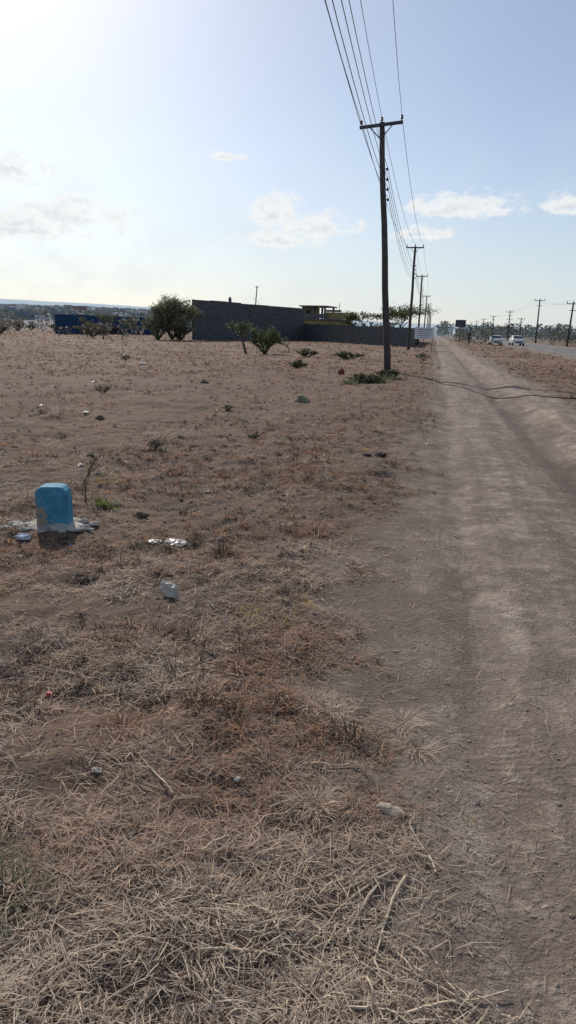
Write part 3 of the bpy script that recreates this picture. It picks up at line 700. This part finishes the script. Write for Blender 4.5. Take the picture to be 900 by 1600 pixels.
# black pipe across the track
pp=[(-.3,28.6),(.3,26.3),(1.0,23.6),(1.6,21.4),(2.2,19.9),(2.9,19.25),(3.6,19.0),(4.6,18.9),(6,18.4),(8.5,17.6)]
pb=MB();P=[]
for k in range(len(pp)-1):
    for t in range(4):
        a=pp[k][0]+(pp[k+1][0]-pp[k][0])*t/4;b_=pp[k][1]+(pp[k+1][1]-pp[k][1])*t/4;P.append((a,b_,h1(a,b_)+.008))
pb.tube(P,.014,8);pb.build('black_pipe',[simple('black_plastic',(.03,.028,.027),(.06,.055,.05),4,.9,0,spec=.05)],True)
# ---------------------------------------------------------------- distance
def mass(name,n,azr,dr,hr,wr,col,leafn=26,haze=.0,size=.12):
    Vs=[];Cs=[]
    for i_ in range(n):
        az=R(random.uniform(*azr));d=random.uniform(*dr);cx,cy=d*math.sin(az),d*math.cos(az)
        if 8<cx<22: cx=8-random.random()*4 if random.random()<.4 else 23+random.random()*8
        if -6<cx<4: continue
        hh=random.uniform(*hr);ww=random.uniform(*wr);bz=h1(cx,cy)
        m=leafn
        th=RNG.uniform(0,6.283,m);rr=np.sqrt(RNG.random(m))*ww/2;zz=RNG.random(m)**.7*hh
        rr=rr*np.sqrt(np.clip(1.15-(zz/hh-.45)**2*2.6,.1,1))
        C=np.stack([cx+rr*np.cos(th),cy+rr*np.sin(th),bz+zz],1)
        s=size*hh*RNG.uniform(.6,1.4,m)[:,None]
        u=RNG.normal(0,1,(m,3));u/=np.linalg.norm(u,axis=1)[:,None];w_=np.cross(u,RNG.normal(0,1,(m,3)));w_/=np.linalg.norm(w_,axis=1)[:,None]
        Vs.append(np.stack([C-u*s,C+w_*s*.7,C+u*s,C-w_*s*.7],1).reshape(-1,3))
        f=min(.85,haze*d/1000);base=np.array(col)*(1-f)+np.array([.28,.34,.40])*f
        Cs.append(np.repeat(base[None]*(.6+.8*RNG.random((m,1))),4,0))
    V=np.concatenate(Vs);N=len(V)//4
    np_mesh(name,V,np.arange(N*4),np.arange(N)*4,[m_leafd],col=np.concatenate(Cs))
mass('distant_trees',230,(-.5,16),(320,1000),(3.5,8),(5,13),(.08,.095,.06),110,.7,.08)
mass('distant_trees',620,(-36,-16),(450,2600),(5,9),(8,20),(.08,.09,.06),34,.45)
mass('distant_trees',120,(-24,-2),(260,700),(3,6),(5,10),(.08,.09,.06),40,.5)
mass('roadside_bushes',60,(3,16),(110,260),(1,2.4),(1.5,4),(.11,.115,.07),90,.6,.09)
mass('field_bushes',110,(-38,-22),(110,330),(1,2.6),(2,5),(.16,.14,.11),60,.7)
Vs=[];Cs=[]
bx=np.array([(a,b_,c) for a in(-1,1) for b_ in(-1,1) for c in(0,1)],float);bf=np.array([(0,1,3,2),(4,6,7,5),(0,4,5,1),(2,3,7,6),(0,2,6,4),(1,5,7,3)])
def town(n,azr,dr,hr,wr,hz,pal,tall=.15):
    for i_ in range(n):
        az=R(random.uniform(*azr));d=random.uniform(*dr);cx,cy=d*math.sin(az),d*math.cos(az)
        if 6<cx<26 or -6<cx<4: continue
        hh=random.uniform(*hr)*(1.7 if random.random()<tall else 1);ww=random.uniform(*wr)
        a=random.uniform(0,3);v=bx*np.array([ww/2,ww/2*random.uniform(.6,1.3),hh]);v=np.stack([v[:,0]*math.cos(a)-v[:,1]*math.sin(a),v[:,0]*math.sin(a)+v[:,1]*math.cos(a),v[:,2]],1)+np.array([cx,cy,h1(cx,cy)-.5])
        f=min(.7,hz*d/1000);c=np.array(random.choice(pal))*(1-f)+np.array([.34,.39,.45])*f  # aerial haze mixed into each building's colour by its distance
        Vs.append(v);Cs.append(np.repeat(c[None],8,0))
town(900,(-36,-15),(600,2700),(3,6),(6,15),.27,[(.6,.6,.58),(.35,.3,.27),(.45,.4,.33),(.2,.25,.33),(.75,.75,.75),(.3,.16,.12)])
town(70,(-1,17),(430,950),(3,5),(6,11),.35,[(.30,.28,.26),(.22,.2,.19),(.33,.29,.24),(.18,.2,.25),(.26,.15,.12)],.1)
V=np.concatenate(Vs);N=len(V)//8
L=(bf[None]+(np.arange(N)*8)[:,None,None]).reshape(-1)
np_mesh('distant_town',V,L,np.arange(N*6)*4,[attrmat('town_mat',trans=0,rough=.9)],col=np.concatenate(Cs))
az=np.radians(np.linspace(-60,50,300));D0=4300
el=np.interp(np.degrees(az),[-60,-40,-31,-26,-21,-12,-4,4,12,50],[1.6,1.7,1.55,1.47,1.34,1.05,.75,.6,.6,.5])+.10*(fbm(np.degrees(az)*1.0,az*0,4,4,77)-.5)
top=1.6+D0*np.tan(np.radians(el))
V=[];
for k in range(len(az)):
    V+= [(3300*math.sin(az[k]),3300*math.cos(az[k]),-20),(3800*math.sin(az[k]),3800*math.cos(az[k]),top[k]*.5),(D0*math.sin(az[k]),D0*math.cos(az[k]),top[k]),(5200*math.sin(az[k]),5200*math.cos(az[k]),-20)]
L=[]
for k in range(len(az)-1):
    for q in range(3): L+=[4*k+q,4*k+4+q,4*k+5+q,4*k+1+q]
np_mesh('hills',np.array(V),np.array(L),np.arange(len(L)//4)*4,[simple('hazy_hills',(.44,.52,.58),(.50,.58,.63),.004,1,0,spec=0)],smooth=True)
# ---------------------------------------------------------------- world
SE,SA=31,-31
wld=bpy.data.worlds.new('World');sc.world=wld;wld.use_nodes=True;nt=wld.node_tree;nt.nodes.clear();b=NB(nt)
sky=b.n('ShaderNodeTexSky',sky_type='NISHITA',sun_disc=False,sun_elevation=R(SE),sun_rotation=R(SA),air_density=1.0,dust_density=2.0,ozone_density=1.3,altitude=1500)
dirv=b.n('ShaderNodeTexCoord').outputs['Generated']
sp=b.n('ShaderNodeSeparateXYZ',ins={0:dirv})
az=b.math('MULTIPLY',b.math('ARCTAN2',sp.outputs[0],sp.outputs[1]),57.2958)
el=b.math('MULTIPLY',b.math('ARCSINE',sp.outputs[2]),57.2958)
def ell(a,e,hw,hh):
    dx=b.math('DIVIDE',b.math('SUBTRACT',az,a),hw);dy0=b.math('SUBTRACT',el,e)
    dy=b.math('DIVIDE',dy0,hh)
    dyb=b.math('MULTIPLY',dy,b.math('ADD',1.0,b.math('LESS_THAN',dy,0.0)))
    return b.math('SUBTRACT',1.0,b.math('SQRT',b.math('ADD',b.math('MULTIPLY',dx,dx),b.math('MULTIPLY',dyb,dyb))))
cl=None
for q in((-12.2,7.9,2.8,2.1),(-9.2,7.1,4.0,1.5),(-12,6.2,4,1.0),(1.2,8.5,5.2,1.5),(8.2,8.5,2.1,1.2),(-15.8,11.6,2.0,.6),(-31,9.7,4.2,1.7),(-27,7.2,7,1.7),(-31,6.2,8,2.0),(-1.5,6.8,2.8,.9)):
    e=ell(*q);cl=e if cl is None else b.math('MAXIMUM',cl,e)
vec=b.n('ShaderNodeCombineXYZ',ins={0:az,1:b.math('MULTIPLY',el,1.5),2:0.})
nz=b.noise(vec.outputs[0],.75,8,.6);nf=b.noise(vec.outputs[0],.16,5,.55)
dd=b.math('ADD',cl,b.math('MULTIPLY',b.math('SUBTRACT',nz,.5),2.2))
mask=b.math('MULTIPLY',b.n('ShaderNodeMapRange',interpolation_type='SMOOTHSTEP',ins={0:dd,1:.05,2:.62}).outputs[0],.85)
shade=b.n('ShaderNodeMapRange',interpolation_type='SMOOTHSTEP',ins={0:dd,1:.5,2:1.2}).outputs[0]
lowb=b.noise(b.n('ShaderNodeVectorMath',operation='ADD',ins={0:vec.outputs[0],1:(0.25,-.5,0)}).outputs[0],.75,8,.6)
rim=b.math('MULTIPLY',b.math('SUBTRACT',nz,lowb),1.8)
shade=b.math('ADD',shade,rim,clamp=True)
ccol=b.mix(shade,(8.6,8.6,8.5),(6.7,7.1,7.5))
veil=b.math('MULTIPLY',b.n('ShaderNodeMapRange',interpolation_type='SMOOTHSTEP',ins={0:nf,1:.42,2:.7}).outputs[0],b.n('ShaderNodeMapRange',ins={0:el,1:16.,2:4.,3:0.,4:.4}).outputs[0])
hz=b.n('ShaderNodeMapRange',interpolation_type='SMOOTHSTEP',ins={0:el,1:13.,2:0.,3:0.,4:.62}).outputs[0]
col=b.mix(.25,sky.outputs[0],(5.0,5.6,6.5))
col=b.mix(hz,col,(5.7,6.3,6.7))
col=b.mix(veil,col,(6.7,7.2,7.5));col=b.mix(mask,col,ccol)
bg=b.n('ShaderNodeBackground',ins={0:col,1:.108});b.n('ShaderNodeOutputWorld',ins={0:bg.outputs[0]})
sl=bpy.data.lights.new('sun','SUN');sl.energy=4.3;sl.angle=R(.5);sl.color=(1,.94,.86)
so=link(bpy.data.objects.new('sun',sl))
dv=Vector((math.sin(R(SA))*math.cos(R(SE)),math.cos(R(SA))*math.cos(R(SE)),math.sin(R(SE))))
so.rotation_euler=dv.to_track_quat('Z','Y').to_euler();so.location=dv*50
# ---------------------------------------------------------------- camera
cd=bpy.data.cameras.new('camera');cam=link(bpy.data.objects.new('camera',cd))
cd.sensor_fit='VERTICAL';cd.sensor_height=36;cd.lens=26.0;cd.clip_end=12000;cd.clip_start=.05
p=R(13.861);yw=R(10.570);rl=.0262
fw=Vector((-math.sin(yw)*math.cos(p),math.cos(yw)*math.cos(p),-math.sin(p)))
rt=Vector((math.cos(yw),math.sin(yw),0));up=rt.cross(fw)
r2=rt*math.cos(rl)+up*math.sin(rl);u2=up*math.cos(rl)-rt*math.sin(rl)
cam.matrix_world=Matrix(((r2.x,u2.x,-fw.x,0),(r2.y,u2.y,-fw.y,0),(r2.z,u2.z,-fw.z,1.6),(0,0,0,1)))
sc.camera=cam
sc.view_settings.view_transform='Standard';sc.view_settings.look='None';sc.view_settings.exposure=0
